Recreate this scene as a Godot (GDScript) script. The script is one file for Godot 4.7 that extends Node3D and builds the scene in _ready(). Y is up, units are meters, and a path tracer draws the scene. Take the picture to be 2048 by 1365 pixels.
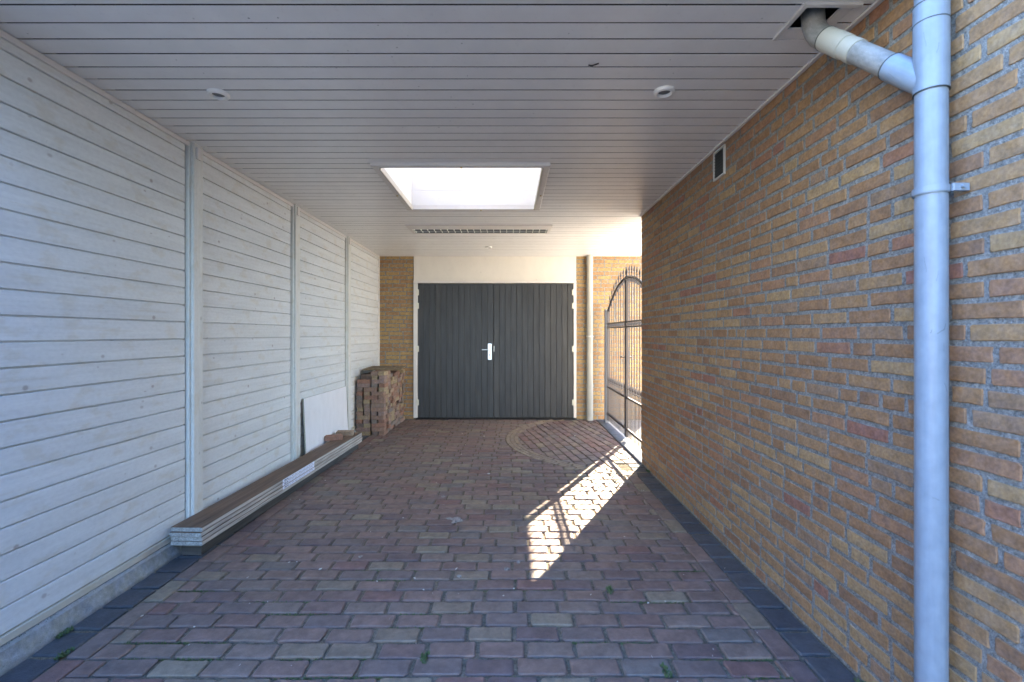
extends Node3D
# Covered driveway with brick paving, garage doors and a side gate.
# X = metres right of the lens, h = height above the paving, d = metres in front of the lens (z = -d).

const EYE := 1.34
const WALL_L := -2.05
const WALL_R := 1.36
const CORNER := 4.91
const BACK := 7.42
const CEIL := 2.56
const GATE_X := 1.455
const LAMEL := 0.1027

var rng := RandomNumberGenerator.new()
var taken := {}
var M := {}

# ------------------------------------------------------------------ mesh builder
class MB:
	var v := PackedVector3Array()
	var n := PackedVector3Array()
	var uv := PackedVector2Array()
	var c := PackedColorArray()
	var col := Color(1, 1, 1)
	# corners run anticlockwise seen from outside; written clockwise for Godot
	func tri(a: Vector3, b: Vector3, d: Vector3, na: Vector3, nb: Vector3, nd: Vector3, ua := Vector2.ZERO, ub := Vector2.ZERO, ud := Vector2.ZERO) -> void:
		v.append(a); v.append(d); v.append(b)
		n.append(na); n.append(nd); n.append(nb)
		uv.append(ua); uv.append(ud); uv.append(ub)
		c.append(col); c.append(col); c.append(col)
	func flat(a: Vector3, b: Vector3, d: Vector3, ua := Vector2.ZERO, ub := Vector2.ZERO, ud := Vector2.ZERO) -> void:
		var q := (b - a).cross(d - a)
		if q.length_squared() < 1e-16:
			return
		q = q.normalized()
		tri(a, b, d, q, q, q, ua, ub, ud)
	func quad(a: Vector3, b: Vector3, d: Vector3, e: Vector3, ua := Vector2.ZERO, ub := Vector2.ZERO, ud := Vector2.ZERO, ue := Vector2.ZERO) -> void:
		flat(a, b, d, ua, ub, ud)
		flat(a, d, e, ua, ud, ue)
	func mesh() -> ArrayMesh:
		var a := []
		a.resize(Mesh.ARRAY_MAX)
		a[Mesh.ARRAY_VERTEX] = v
		a[Mesh.ARRAY_NORMAL] = n
		a[Mesh.ARRAY_TEX_UV] = uv
		a[Mesh.ARRAY_COLOR] = c
		var m := ArrayMesh.new()
		m.add_surface_from_arrays(Mesh.PRIMITIVE_TRIANGLES, a)
		return m

func P(x: float, h: float, d: float) -> Vector3:
	return Vector3(x, h, -d)

func ax(l: int, along: float, p: Vector2) -> Vector3:
	if l == 0:
		return Vector3(along, p.x, p.y)
	if l == 1:
		return Vector3(p.y, along, p.x)
	return Vector3(p.x, p.y, along)

# a profile given in the other two axes (y,z / z,x / x,y), drawn out along axis l; u runs along the piece in metres
func extrude(mb: MB, prof: PackedVector2Array, l: int, a0: float, a1: float, off := Vector2.ZERO) -> void:
	var area := 0.0
	for i in prof.size():
		area += prof[i].cross(prof[(i + 1) % prof.size()])
	if area < 0:
		prof = prof.duplicate()
		prof.reverse()
	var run := 0.0
	for i in prof.size():
		var p := prof[i]
		var q := prof[(i + 1) % prof.size()]
		var w := p.distance_to(q)
		mb.quad(ax(l, a0, p), ax(l, a0, q), ax(l, a1, q), ax(l, a1, p), off + Vector2(a0, run), off + Vector2(a0, run + w), off + Vector2(a1, run + w), off + Vector2(a1, run))
		run += w
	var t := Geometry2D.triangulate_polygon(prof)
	for i in range(0, t.size(), 3):
		var p0 := prof[t[i]]
		var p1 := prof[t[i + 1]]
		var p2 := prof[t[i + 2]]
		if (p1 - p0).cross(p2 - p0) < 0:
			var s := p1
			p1 = p2
			p2 = s
		mb.flat(ax(l, a1, p0), ax(l, a1, p1), ax(l, a1, p2), off + p0, off + p1, off + p2)
		mb.flat(ax(l, a0, p0), ax(l, a0, p2), ax(l, a0, p1), off + p0, off + p2, off + p1)

func rect(x0: float, y0: float, x1: float, y1: float, b := 0.0) -> PackedVector2Array:
	if b <= 0:
		return PackedVector2Array([Vector2(x0, y0), Vector2(x1, y0), Vector2(x1, y1), Vector2(x0, y1)])
	return PackedVector2Array([Vector2(x0 + b, y0), Vector2(x1 - b, y0), Vector2(x1, y0 + b), Vector2(x1, y1 - b), Vector2(x1 - b, y1), Vector2(x0 + b, y1), Vector2(x0, y1 - b), Vector2(x0, y0 + b)])

# box between two corners in (X, h, d), drawn out along axis l with its long edges bevelled
func box(mb: MB, x0: float, x1: float, h0: float, h1: float, d0: float, d1: float, l := 1, bev := 0.0, off := Vector2.ZERO) -> void:
	if l == 0:
		extrude(mb, rect(h0, -d1, h1, -d0, bev), 0, x0, x1, off)
	elif l == 1:
		extrude(mb, rect(-d1, x0, -d0, x1, bev), 1, h0, h1, off)
	else:
		extrude(mb, rect(x0, h0, x1, h1, bev), 2, -d1, -d0, off)

# a worn block: an outline in the plane (e1, e2), its face towards e1 x e2
func block(mb: MB, outline: PackedVector2Array, o: Vector3, e1: Vector3, e2: Vector3, depth: float, ch: float, chd: float, dome := 0.0) -> void:
	var area := 0.0
	var mid := Vector2.ZERO
	for i in outline.size():
		area += outline[i].cross(outline[(i + 1) % outline.size()])
		mid += outline[i]
	if area < 0:
		outline = outline.duplicate()
		outline.reverse()
	mid /= outline.size()
	var e3 := e1.cross(e2)
	var k := outline.size()
	var top := PackedVector3Array()
	var rim := PackedVector3Array()
	var low := PackedVector3Array()
	for p in outline:
		var inward := (mid - p)
		var q := p + inward.normalized() * minf(ch * 1.25, inward.length() * 0.4)
		top.append(o + e1 * q.x + e2 * q.y)
		rim.append(o + e1 * p.x + e2 * p.y - e3 * chd)
		low.append(o + e1 * p.x + e2 * p.y - e3 * depth)
	var m := o + e1 * mid.x + e2 * mid.y + e3 * dome
	for i in k:
		var j := (i + 1) % k
		mb.flat(m, top[i], top[j])
		mb.quad(rim[i], rim[j], top[j], top[i])
		mb.quad(low[i], low[j], rim[j], rim[i])

# outline of a brick with rounded, uneven corners
func worn(w: float, h: float, jit: float, cut: float) -> PackedVector2Array:
	var a := PackedVector2Array()
	var s := [Vector2(-1, -1), Vector2(1, -1), Vector2(1, 1), Vector2(-1, 1)]
	for i in 4:
		var p: Vector2 = s[i] * Vector2(w, h) * 0.5
		var q: Vector2 = s[(i + 1) % 4] * Vector2(w, h) * 0.5
		var dir := (q - p).normalized()
		var c1 := cut * rng.randf_range(0.5, 1.5)
		var c2 := cut * rng.randf_range(0.5, 1.5)
		var nrm := Vector2(-dir.y, dir.x)
		a.append(p + dir * c1 + nrm * rng.randf() * jit)
		a.append(p.lerp(q, rng.randf_range(0.35, 0.65)) + nrm * rng.randf() * jit * 1.2)
		a.append(q - dir * c2 + nrm * rng.randf() * jit)
	return a

func tube(mb: MB, path: PackedVector3Array, r: float, sides := 12, caps := true) -> void:
	var rings := []
	var nrm := []
	var up := Vector3.UP
	for i in path.size():
		var t := (path[mini(i + 1, path.size() - 1)] - path[maxi(i - 1, 0)]).normalized()
		if absf(t.dot(up)) > 0.95:
			up = Vector3.RIGHT if absf(t.x) < 0.9 else Vector3.UP
		var s := t.cross(up).normalized()
		var w := s.cross(t).normalized()
		up = w
		var ring := PackedVector3Array()
		var ns_ := PackedVector3Array()
		for k in sides:
			var a := TAU * k / sides
			var q := s * cos(a) + w * sin(a)
			ring.append(path[i] + q * r)
			ns_.append(q)
		rings.append(ring)
		nrm.append(ns_)
	var run := 0.0
	for i in path.size() - 1:
		var step := path[i].distance_to(path[i + 1])
		for k in sides:
			var j := (k + 1) % sides
			var u0 := float(k) / sides * 0.3
			var u1 := float(k + 1) / sides * 0.3
			var q0 := Vector2(run, u0)
			var q1 := Vector2(run, u1)
			var q2 := Vector2(run + step, u1)
			var q3 := Vector2(run + step, u0)
			mb.tri(rings[i][k], rings[i + 1][j], rings[i][j], nrm[i][k], nrm[i + 1][j], nrm[i][j], q0, q2, q1)
			mb.tri(rings[i][k], rings[i + 1][k], rings[i + 1][j], nrm[i][k], nrm[i + 1][k], nrm[i + 1][j], q0, q3, q2)
		run += step
	if caps:
		for k in range(1, sides - 1):
			mb.flat(rings[0][0], rings[0][k], rings[0][k + 1])
			var e := path.size() - 1
			mb.flat(rings[e][0], rings[e][k + 1], rings[e][k])

func bar(mb: MB, a: Vector3, b: Vector3, r: float, sides := 8) -> void:
	tube(mb, PackedVector3Array([a, b]), r, sides)

# a body of revolution round the y axis at o; prof holds (radius, height), bottom to top on the outside
func lathe(mb: MB, o: Vector3, prof: PackedVector2Array, sides := 24) -> void:
	for i in prof.size() - 1:
		for k in sides:
			var a := TAU * k / sides
			var b := TAU * (k + 1) / sides
			var p0 := o + Vector3(cos(a) * prof[i].x, prof[i].y, -sin(a) * prof[i].x)
			var p1 := o + Vector3(cos(b) * prof[i].x, prof[i].y, -sin(b) * prof[i].x)
			var p2 := o + Vector3(cos(b) * prof[i + 1].x, prof[i + 1].y, -sin(b) * prof[i + 1].x)
			var p3 := o + Vector3(cos(a) * prof[i + 1].x, prof[i + 1].y, -sin(a) * prof[i + 1].x)
			mb.quad(p0, p1, p2, p3)

func torus(mb: MB, o: Vector3, e1: Vector3, e2: Vector3, rad: float, r: float, from := 0.0, to := TAU, seg := 14, sides := 6) -> void:
	var path := PackedVector3Array()
	for i in seg + 1:
		var a := lerpf(from, to, float(i) / seg)
		path.append(o + e1 * cos(a) * rad + e2 * sin(a) * rad)
	tube(mb, path, r, sides)

# ------------------------------------------------------------------ nodes
func numbered(called: String) -> String:
	var k: int = taken.get(called, 0)
	taken[called] = k + 1
	return called if k == 0 else "%s_%03d" % [called, k]

func tag(o: Node3D, label := "", category := "", group := "", kind := "") -> void:
	if label: o.set_meta("label", label)
	if category: o.set_meta("category", category)
	if group: o.set_meta("group", group)
	if kind: o.set_meta("kind", kind)

func thing(called: String, at: Vector3, label: String, category: String, group := "") -> Node3D:
	var o := Node3D.new()
	o.name = numbered(called)
	add_child(o)
	o.position = at
	tag(o, label, category, group)
	return o

# one named mesh; vertices are given in world metres, so a parent that is moved is taken off again
func put(mb_or_mesh, called: String, m: Material, parent: Node3D = null, local := false) -> MeshInstance3D:
	var o := MeshInstance3D.new()
	o.mesh = mb_or_mesh.mesh() if mb_or_mesh is MB else mb_or_mesh
	o.material_override = m
	if parent == null:
		o.name = numbered(called)
		add_child(o)
	else:
		o.name = called
		parent.add_child(o, true)
		if not local:
			o.transform = parent_world(parent).affine_inverse()
	return o

func parent_world(n: Node3D) -> Transform3D:
	var t := Transform3D()
	var k: Node = n
	while k != null and k != self:
		if k is Node3D:
			t = (k as Node3D).transform * t
		k = k.get_parent()
	return t

# ------------------------------------------------------------------ textures
func ns(sd: int, freq: float, w: int, h: int, oct := 4, kind := FastNoiseLite.TYPE_SIMPLEX_SMOOTH) -> PackedByteArray:
	var f := FastNoiseLite.new()
	f.seed = sd
	f.frequency = freq
	f.noise_type = kind
	f.fractal_octaves = oct
	var im := f.get_seamless_image(w, h)
	im.convert(Image.FORMAT_L8)
	return im.get_data()

func streak(sd: int, freq: float, w: int, h: int, long: int, oct := 4) -> PackedByteArray:
	var f := FastNoiseLite.new()
	f.seed = sd
	f.frequency = freq
	f.fractal_octaves = oct
	f.noise_type = FastNoiseLite.TYPE_SIMPLEX_SMOOTH
	var im := f.get_seamless_image(w / long, h)
	im.convert(Image.FORMAT_L8)
	im.resize(w, h, Image.INTERPOLATE_CUBIC)
	return im.get_data()

func tex(data: PackedByteArray, w: int, h: int, fmt := Image.FORMAT_RGB8) -> ImageTexture:
	return ImageTexture.create_from_image(Image.create_from_data(w, h, false, fmt, data))

func b8(x: float) -> int:
	return clampi(int(x * 255.0), 0, 255)

func sst(a: float, b: float, x: float) -> float:
	var t := clampf((x - a) / (b - a), 0, 1)
	return t * t * (3 - 2 * t)

var T := {}

func make_textures() -> void:
	var w := 512
	var n := w * w
	# fired clay: mottling, darker kiln patches, pits and pale grains
	var a := ns(1, 0.012, w, w)
	var b := ns(2, 0.05, w, w, 3)
	var c := ns(3, 0.22, w, w, 2)
	var d := ns(4, 0.02, w, w, 3)
	var o := PackedByteArray()
	var hh := PackedByteArray()
	o.resize(n * 3)
	hh.resize(n)
	for i in n:
		var A := a[i] / 255.0
		var B := b[i] / 255.0
		var C := c[i] / 255.0
		var D := d[i] / 255.0
		var m := 0.80 + 0.16 * (A - 0.5) + 0.18 * (B - 0.5) + 0.16 * (C - 0.5)
		m *= 1.0 - 0.35 * sst(0.80, 0.92, C)
		m += 0.14 * sst(0.24, 0.12, C)
		var hue := (D - 0.5) * 0.14
		o[i * 3] = b8(m * (1.0 + hue * 0.4))
		o[i * 3 + 1] = b8(m)
		o[i * 3 + 2] = b8(m * (1.0 - hue))
		hh[i] = b8(0.6 + 0.5 * (B - 0.5) + 0.5 * (C - 0.5) - 0.3 * sst(0.8, 0.92, C))
	T.clay = tex(o, w, w)
	T.clay_h = tex(hh, w, w, Image.FORMAT_L8)
	# paving: the same clay under trodden dust, grey film and pale drips
	var e := ns(5, 0.008, w, w, 5)
	var f := ns(6, 0.03, w, w, 4)
	o = o.duplicate()
	for i in n:
		var A := a[i] / 255.0
		var C := c[i] / 255.0
		var E := e[i] / 255.0
		var F := f[i] / 255.0
		var m := 0.78 + 0.16 * (A - 0.5) + 0.20 * (C - 0.5) + 0.12 * (F - 0.5)
		m *= 1.0 - 0.3 * sst(0.80, 0.9, C)
		var dust := sst(0.50, 0.85, E) * 0.30 + sst(0.74, 0.86, F) * 0.12
		o[i * 3] = b8(lerpf(m, 0.93, dust))
		o[i * 3 + 1] = b8(lerpf(m, 0.95, dust))
		o[i * 3 + 2] = b8(lerpf(m, 0.97, dust))
	T.paver = tex(o, w, w)
	# sand and grit
	o = o.duplicate()
	for i in n:
		var A := a[i] / 255.0
		var B := b[i] / 255.0
		var C := c[i] / 255.0
		var m := 0.76 + 0.2 * (A - 0.5) + 0.3 * (B - 0.5) + 0.5 * (C - 0.5)
		o[i * 3] = b8(m)
		o[i * 3 + 1] = b8(m * 0.99)
		o[i * 3 + 2] = b8(m * 0.96)
	T.grit = tex(o, w, w)
	# limewashed softwood: long grain, worn and yellowed patches, knots, dents; 1024 x 512 = 2.4 m x 0.7 m
	w = 1024
	var h := 512
	n = w * h
	var g1 := streak(11, 0.06, w, h, 16)
	var g2 := streak(12, 0.012, w, h, 4)
	var g3 := ns(13, 0.010, w, h, 5)
	var g4 := ns(14, 0.06, w, h, 3)
	var g5 := streak(15, 0.02, w, h, 8)
	o = PackedByteArray()
	o.resize(n * 3)
	hh = PackedByteArray()
	hh.resize(n)
	for i in n:
		var s1 := g1[i] / 255.0
		var s2 := g2[i] / 255.0
		var s3 := g3[i] / 255.0
		var s4 := g4[i] / 255.0
		var s5 := g5[i] / 255.0
		var m := 0.915 + 0.035 * (s1 - 0.5) + 0.05 * (s2 - 0.5) + 0.05 * (s4 - 0.5)
		var thin := sst(0.56, 0.86, s3) * 0.5 + sst(0.70, 0.92, s5) * 0.4
		m -= 0.06 * sst(0.78, 0.9, s4)
		o[i * 3] = b8(m - 0.045 * thin)
		o[i * 3 + 1] = b8(m - 0.075 * thin)
		o[i * 3 + 2] = b8(m - 0.125 * thin)
		hh[i] = b8(0.5 + 0.6 * (s1 - 0.5) + 0.25 * (s4 - 0.5))
	var rg := RandomNumberGenerator.new()
	rg.seed = 77
	for k in 26:
		var cx := rg.randi_range(0, w - 1)
		var cy := rg.randi_range(0, h - 1)
		var rx := rg.randf_range(1.2, 4.6)
		var ry := rx * rg.randf_range(0.6, 1.8)
		var dark := rg.randf_range(0.06, 0.26)
		for y in range(-14, 15):
			for x in range(-14, 15):
				var q := sqrt(pow(x / rx, 2) + pow(y / ry, 2))
				if q < 1.6:
					var i := (posmod(cy + y, h) * w + posmod(cx + x, w)) * 3
					var t := (1.0 - sst(0.6, 1.5, q)) * dark
					o[i] = int(o[i] * (1.0 - t * 0.8))
					o[i + 1] = int(o[i + 1] * (1.0 - t * 0.95))
					o[i + 2] = int(o[i + 2] * (1.0 - t))
	T.lime = tex(o, w, h)
	T.lime_h = tex(hh, w, h, Image.FORMAT_L8)
	# sawn or brushed timber
	o = o.duplicate()
	for i in n:
		var s1 := g1[i] / 255.0
		var s2 := g2[i] / 255.0
		var s5 := g5[i] / 255.0
		var m := 0.80 + 0.28 * (s1 - 0.5) + 0.22 * (s2 - 0.5) + 0.16 * (s5 - 0.5)
		o[i * 3] = b8(m)
		o[i * 3 + 1] = b8(m * 0.985)
		o[i * 3 + 2] = b8(m * 0.96)
	T.wood = tex(o, w, h)
	# lacquered sheet with fly specks, rubbed dirt and faint drips
	o = o.duplicate()
	for i in n:
		var s3 := g3[i] / 255.0
		var s4 := g4[i] / 255.0
		var m := 0.945 + 0.035 * (s3 - 0.5) - 0.02 * sst(0.7, 0.85, s4)
		o[i * 3] = b8(m)
		o[i * 3 + 1] = b8(m - 0.006)
		o[i * 3 + 2] = b8(m - 0.012)
	rg.seed = 5
	for k in 46:
		var cx := rg.randi_range(0, w - 1)
		var cy := rg.randi_range(0, h - 1)
		var r := rg.randf_range(0.5, 1.5)
		var dark := rg.randf_range(0.10, 0.5)
		for y in range(-3, 4):
			for x in range(-3, 4):
				if Vector2(x, y).length() <= r:
					var i := (posmod(cy + y, h) * w + posmod(cx + x, w)) * 3
					for q in 3:
						o[i + q] = int(o[i + q] * (1.0 - dark))
	T.lacquer = tex(o, w, h)
	# weathered concrete
	w = 512
	n = w * w
	o = PackedByteArray()
	o.resize(n * 3)
	for i in n:
		var A := a[i] / 255.0
		var B := b[i] / 255.0
		var C := c[i] / 255.0
		var E := e[i] / 255.0
		var m := 0.82 + 0.2 * (A - 0.5) + 0.2 * (B - 0.5) + 0.14 * (C - 0.5)
		var film := sst(0.52, 0.80, E + 0.25 * (B - 0.5)) * 0.25
		o[i * 3] = b8(lerpf(m, 0.62, film))
		o[i * 3 + 1] = b8(lerpf(m, 0.62, film))
		o[i * 3 + 2] = b8(lerpf(m * 0.98, 0.55, film))
	T.concrete = tex(o, w, w)
	# plastic pipe: rubbed film, long faint streaks, scratches and scuffs
	w = 1024
	h = 256
	n = w * h
	var p1 := streak(21, 0.05, w, h, 16)
	var p2 := ns(22, 0.02, w, h, 4)
	o = PackedByteArray()
	o.resize(n * 3)
	for i in n:
		var m := 0.93 + 0.06 * (p1[i] / 255.0 - 0.5) + 0.09 * (p2[i] / 255.0 - 0.5)
		for q in 3:
			o[i * 3 + q] = b8(m)
	rg.seed = 15
	for k in 26:
		var at := Vector2(rg.randf() * w, rg.randf() * h)
		var dir := Vector2.from_angle(rg.randf_range(-.5, .5) + PI * .5 * rg.randi_range(0, 1))
		var t := rg.randf_range(.15, .55)
		for q in rg.randi_range(6, 34):
			at += dir + Vector2(rg.randf_range(-.3, .3), rg.randf_range(-.3, .3))
			var i := (posmod(int(at.y), h) * w + posmod(int(at.x), w)) * 3
			for z in 3:
				o[i + z] = int(o[i + z] * (1.0 - t))
	T.pvc = tex(o, w, h)
	# printed paper band on the planks: unreadable lines of small print
	var im := Image.create(512, 64, false, Image.FORMAT_RGB8)
	im.fill(Color(0.93, 0.94, 0.97))
	rg.seed = 9
	im.fill_rect(Rect2i(24, 16, 34, 34), Color(0.55, 0.57, 0.62))
	im.fill_rect(Rect2i(66, 20, 16, 26), Color(0.25, 0.27, 0.33))
	for row in 3:
		var x := 96
		while x < 480:
			var l := rg.randi_range(6, 26)
			if rg.randf() < 0.75:
				im.fill_rect(Rect2i(x, 14 + row * 14 + rg.randi_range(0, 2), l, rg.randi_range(3, 7)), Color(0.45, 0.47, 0.55) if rg.randf() < 0.7 else Color(0.3, 0.32, 0.4))
			x += l + rg.randi_range(4, 14)
	T.print = ImageTexture.create_from_image(im)

func mat(called: String, lin: Color, rough: float, o := {}) -> StandardMaterial3D:
	var m := StandardMaterial3D.new()
	m.resource_name = called
	m.albedo_color = lin.linear_to_srgb()
	m.roughness = rough
	m.metallic_specular = o.get("spec", 0.5)
	m.metallic = o.get("metal", 0.0)
	if o.has("tex"):
		m.albedo_texture = T[o.tex]
	if o.has("h"):
		m.heightmap_enabled = true
		m.heightmap_texture = T[o.h]
		m.heightmap_scale = o.get("hs", 0.1)
	var s = o.get("s", 1.0)
	m.uv1_scale = s if s is Vector3 else Vector3(s, s, s)
	m.uv1_offset = o.get("off", Vector3.ZERO)
	if o.get("tri", false):
		m.uv1_triplanar = true
		m.uv1_world_triplanar = true
		m.uv1_triplanar_sharpness = 4.0
	m.vertex_color_use_as_albedo = o.get("vc", false)
	M[called] = m
	return m

# tones of fired clay, as real-world base colours
var WALL_TONES := [Color(.360, .216, .112), Color(.345, .200, .104), Color(.375, .234, .122), Color(.320, .182, .096), Color(.350, .196, .112), Color(.392, .258, .134), Color(.290, .168, .096), Color(.318, .202, .122), Color(.335, .172, .104), Color(.305, .150, .104), Color(.430, .290, .130)]
var PAVE_TONES := [Color(.225, .150, .120), Color(.195, .128, .106), Color(.215, .158, .125), Color(.180, .134, .115), Color(.210, .142, .112), Color(.250, .200, .140), Color(.205, .118, .098), Color(.182, .150, .126), Color(.225, .172, .122), Color(.155, .108, .098)]
var PILE_TONES := [Color(.30, .190, .140), Color(.27, .195, .155), Color(.34, .245, .165), Color(.31, .170, .120), Color(.23, .195, .17), Color(.37, .285, .175), Color(.31, .215, .18)]

func make_materials() -> void:
	for i in WALL_TONES.size():
		mat("wall_brick_%d" % i, WALL_TONES[i] * 1.38, 0.88, {"tex": "clay", "h": "clay_h", "hs": 0.12, "s": 2.3, "off": Vector3(i * .37, i * .21, i * .29), "tri": true, "spec": 0.35})
	mat("wall_brick_v", Color(1.38, 1.38, 1.38), 0.88, {"tex": "clay", "h": "clay_h", "hs": 0.12, "s": 2.3, "tri": true, "spec": 0.35, "vc": true})
	for i in PAVE_TONES.size():
		mat("paver_%d" % i, PAVE_TONES[i] * 1.38, 0.55, {"tex": "paver", "h": "clay_h", "hs": 0.16, "s": 1.7, "off": Vector3(i * .31, i * .17, i * .43), "tri": true, "spec": 0.45})
	mat("paver_v", Color(1.38, 1.38, 1.38), 0.55, {"tex": "paver", "h": "clay_h", "hs": 0.16, "s": 1.7, "tri": true, "spec": 0.45, "vc": true})
	for i in PILE_TONES.size():
		mat("pile_%d" % i, PILE_TONES[i] * 1.4, 0.85, {"tex": "clay", "h": "clay_h", "hs": 0.2, "s": 2.9, "off": Vector3(i * .37, i * .21, i * .29), "tri": true, "spec": 0.35})
	mat("pile_v", Color(.3, .2, .15), 0.85, {"tex": "clay", "s": 2.9, "tri": true})
	for i in 3:
		mat("edging_%d" % i, [Color(.066, .070, .076), Color(.078, .080, .084), Color(.056, .060, .068)][i] * 1.4, 0.66, {"tex": "paver", "h": "clay_h", "hs": 0.3, "s": 2.1, "off": Vector3(i * .4, 0, i * .3), "tri": true})
	for i in 3:
		mat("ring_%d" % i, [Color(.27, .205, .138), Color(.25, .188, .13), Color(.29, .22, .142)][i] * 1.38, 0.7, {"tex": "paver", "h": "clay_h", "hs": 0.16, "s": 1.9, "off": Vector3(i * .3, 0, i * .2), "tri": true})
	mat("kerb", Color(.135, .145, .16), 0.7, {"tex": "paver", "h": "clay_h", "hs": 0.2, "s": 1.9, "tri": true})
	mat("edging_v", Color(.072, .082, .098), 0.66, {"tex": "paver", "h": "clay_h", "hs": 0.3, "s": 2.1, "tri": true, "vc": true})
	mat("mortar", Color(.41, .41, .40), 0.95, {"tex": "grit", "h": "clay_h", "hs": 0.5, "s": 2.6, "tri": true, "spec": 0.2})
	mat("sand", Color(.27, .235, .185), 0.97, {"tex": "grit", "h": "clay_h", "hs": 0.5, "s": 1.9, "tri": true, "spec": 0.2})
	for i in 5:
		mat("lime_%d" % i, [Color(.775, .785, .77), Color(.755, .765, .75), Color(.79, .80, .78), Color(.765, .77, .745), Color(.745, .755, .74)][i], 0.6, {"tex": "lime", "h": "lime_h", "hs": 0.06, "s": Vector3(1.0 / 2.4, 1.0 / 0.7, 1), "off": Vector3(i * .23, i * .37, 0), "spec": 0.4})
	mat("post_paint", Color(.76, .755, .70), 0.55, {"tex": "lime", "s": Vector3(1.0 / 2.4, 1.0 / 0.7, 1), "off": Vector3(.5, .15, 0)})
	mat("cream", Color(.62, .575, .47), 0.6, {"tex": "lime", "s": Vector3(1.0 / 2.4, 1.0 / 0.7, 1)})
	for i in 3:
		mat("lamel_%d" % i, [Color(.885, .885, .87), Color(.87, .87, .855), Color(.90, .90, .885)][i], 0.34, {"tex": "lacquer", "s": Vector3(1.0 / 2.2, 1.0 / 1.1, 1), "off": Vector3(i * .37, i * .31, 0), "spec": 0.5})
	mat("white_trim", Color(.76, .735, .70), 0.42, {"tex": "lacquer", "s": Vector3(.5, 1, 1)})
	mat("door_panel", Color(.78, .745, .66), 0.45, {"tex": "lacquer", "s": Vector3(.4, .4, 1)})
	mat("white_wood", Color(.80, .79, .765), 0.5, {"tex": "lacquer", "s": Vector3(.5, 1, 1)})
	mat("roofing", Color(.09, .09, .09), 0.9, {"tex": "grit", "s": 1.0, "tri": true})
	for i in 4:
		mat("door_%d" % i, [Color(.042, .046, .051), Color(.037, .041, .046), Color(.047, .050, .053), Color(.040, .044, .049)][i] * 1.1, 0.45, {"tex": "wood", "h": "lime_h", "hs": 0.08, "s": Vector3(.45, 1.5, 1), "off": Vector3(i * .27, i * .41, 0)})
	mat("steel", Color(.68, .68, .69), 0.28, {"metal": 1.0})
	mat("galvanised", Color(.62, .60, .55), 0.42, {"metal": 0.8})
	mat("black", Color(.015, .015, .016), 0.8)
	mat("pipe_grey", Color(.27, .32, .37), 0.38, {"tex": "pvc", "s": Vector3(1.0 / 1.4, 1.0 / .3, 1)})
	mat("pipe_old", Color(.46, .45, .42), 0.45, {"tex": "paver", "s": Vector3(1.9, 3.0, 1)})
	mat("pipe_cream", Color(.50, .48, .41), 0.5, {"tex": "lacquer", "s": Vector3(.6, 2.0, 1)})
	mat("rubber", Color(.05, .055, .05), 0.8)
	mat("gate_iron", Color(.052, .048, .052), 0.45)
	mat("gate_post", Color(.16, .17, .19), 0.45, {"metal": 0.2})
	mat("brass", Color(.55, .42, .2), 0.35, {"metal": 1.0})
	mat("hinge", Color(.70, .66, .55), 0.4, {"metal": 0.5})
	mat("plank_core", Color(.70, .65, .60), 0.8, {"tex": "wood", "h": "lime_h", "hs": 0.06, "s": Vector3(.6, 3.0, 1)})
	mat("plank_face", Color(.20, .125, .082), 0.6, {"tex": "wood", "h": "lime_h", "hs": 0.06, "s": Vector3(.5, 2.6, 1)})
	mat("plank_end", Color(.55, .56, .56), 0.9, {"tex": "grit", "s": Vector3(3, 3, 1)})
	mat("shadow_batten", Color(.10, .095, .09), 0.9, {"tex": "wood", "s": Vector3(.6, 3.0, 1)})  # dark tone stands for the shadow beneath the planks
	mat("print", Color(.86, .87, .92), 0.5, {"tex": "print", "s": Vector3(1, 1, 1)})
	mat("sheet_white", Color(.88, .87, .88), 0.35, {"tex": "lacquer", "s": Vector3(.7, .7, 1)})
	mat("chipboard", Color(.68, .67, .60), 0.9, {"tex": "grit", "s": Vector3(3, 3, 1)})
	mat("old_ply", Color(.33, .255, .16), 0.85, {"tex": "wood", "s": Vector3(.6, 1.6, 1)})
	mat("concrete", Color(.42, .41, .38), 0.9, {"tex": "clay", "h": "clay_h", "hs": 0.2, "s": 1.1, "tri": true})
	mat("asphalt", Color(.33, .32, .30), 0.95, {"tex": "grit", "s": 0.7, "tri": true})
	mat("patio", Color(.66, .63, .58), 0.9, {"tex": "concrete", "s": 0.6, "tri": true})
	mat("moss", Color(.075, .105, .035), 0.95)
	mat("paint", Color(.46, .45, .44), 0.8, {"tex": "grit", "s": 2.0, "tri": true})
	mat("crumb", Color(.58, .55, .48), 0.9)
	mat("lamp_glass", Color(.62, .62, .60), 0.3)
	mat("spot_glass", Color(.13, .13, .13), 0.25)
	mat("spot_ring", Color(.80, .79, .75), 0.45)
	mat("vent_frame", Color(.52, .51, .48), 0.6)
	mat("louvre", Color(.84, .88, .80), 0.35)
	mat("louvre_blade", Color(.16, .18, .19), 0.4)
	var d := mat("opal", Color(.88, .89, .90), 0.5)
	d.backlight_enabled = true
	d.backlight = Color(.76, .76, .76)

# ------------------------------------------------------------------ build
func _ready() -> void:
	rng.seed = 20240
	look()
	make_textures()
	make_materials()
	ground()
	timber_wall()
	garden_fence()
	house()
	garage()
	roof()
	paving()
	skylight()
	ceiling_lights()
	front_downpipe()
	rear_downpipe()
	gate()
	wall_vent()
	planks()
	white_sheet()
	brick_pile()
	small_stuff()

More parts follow.
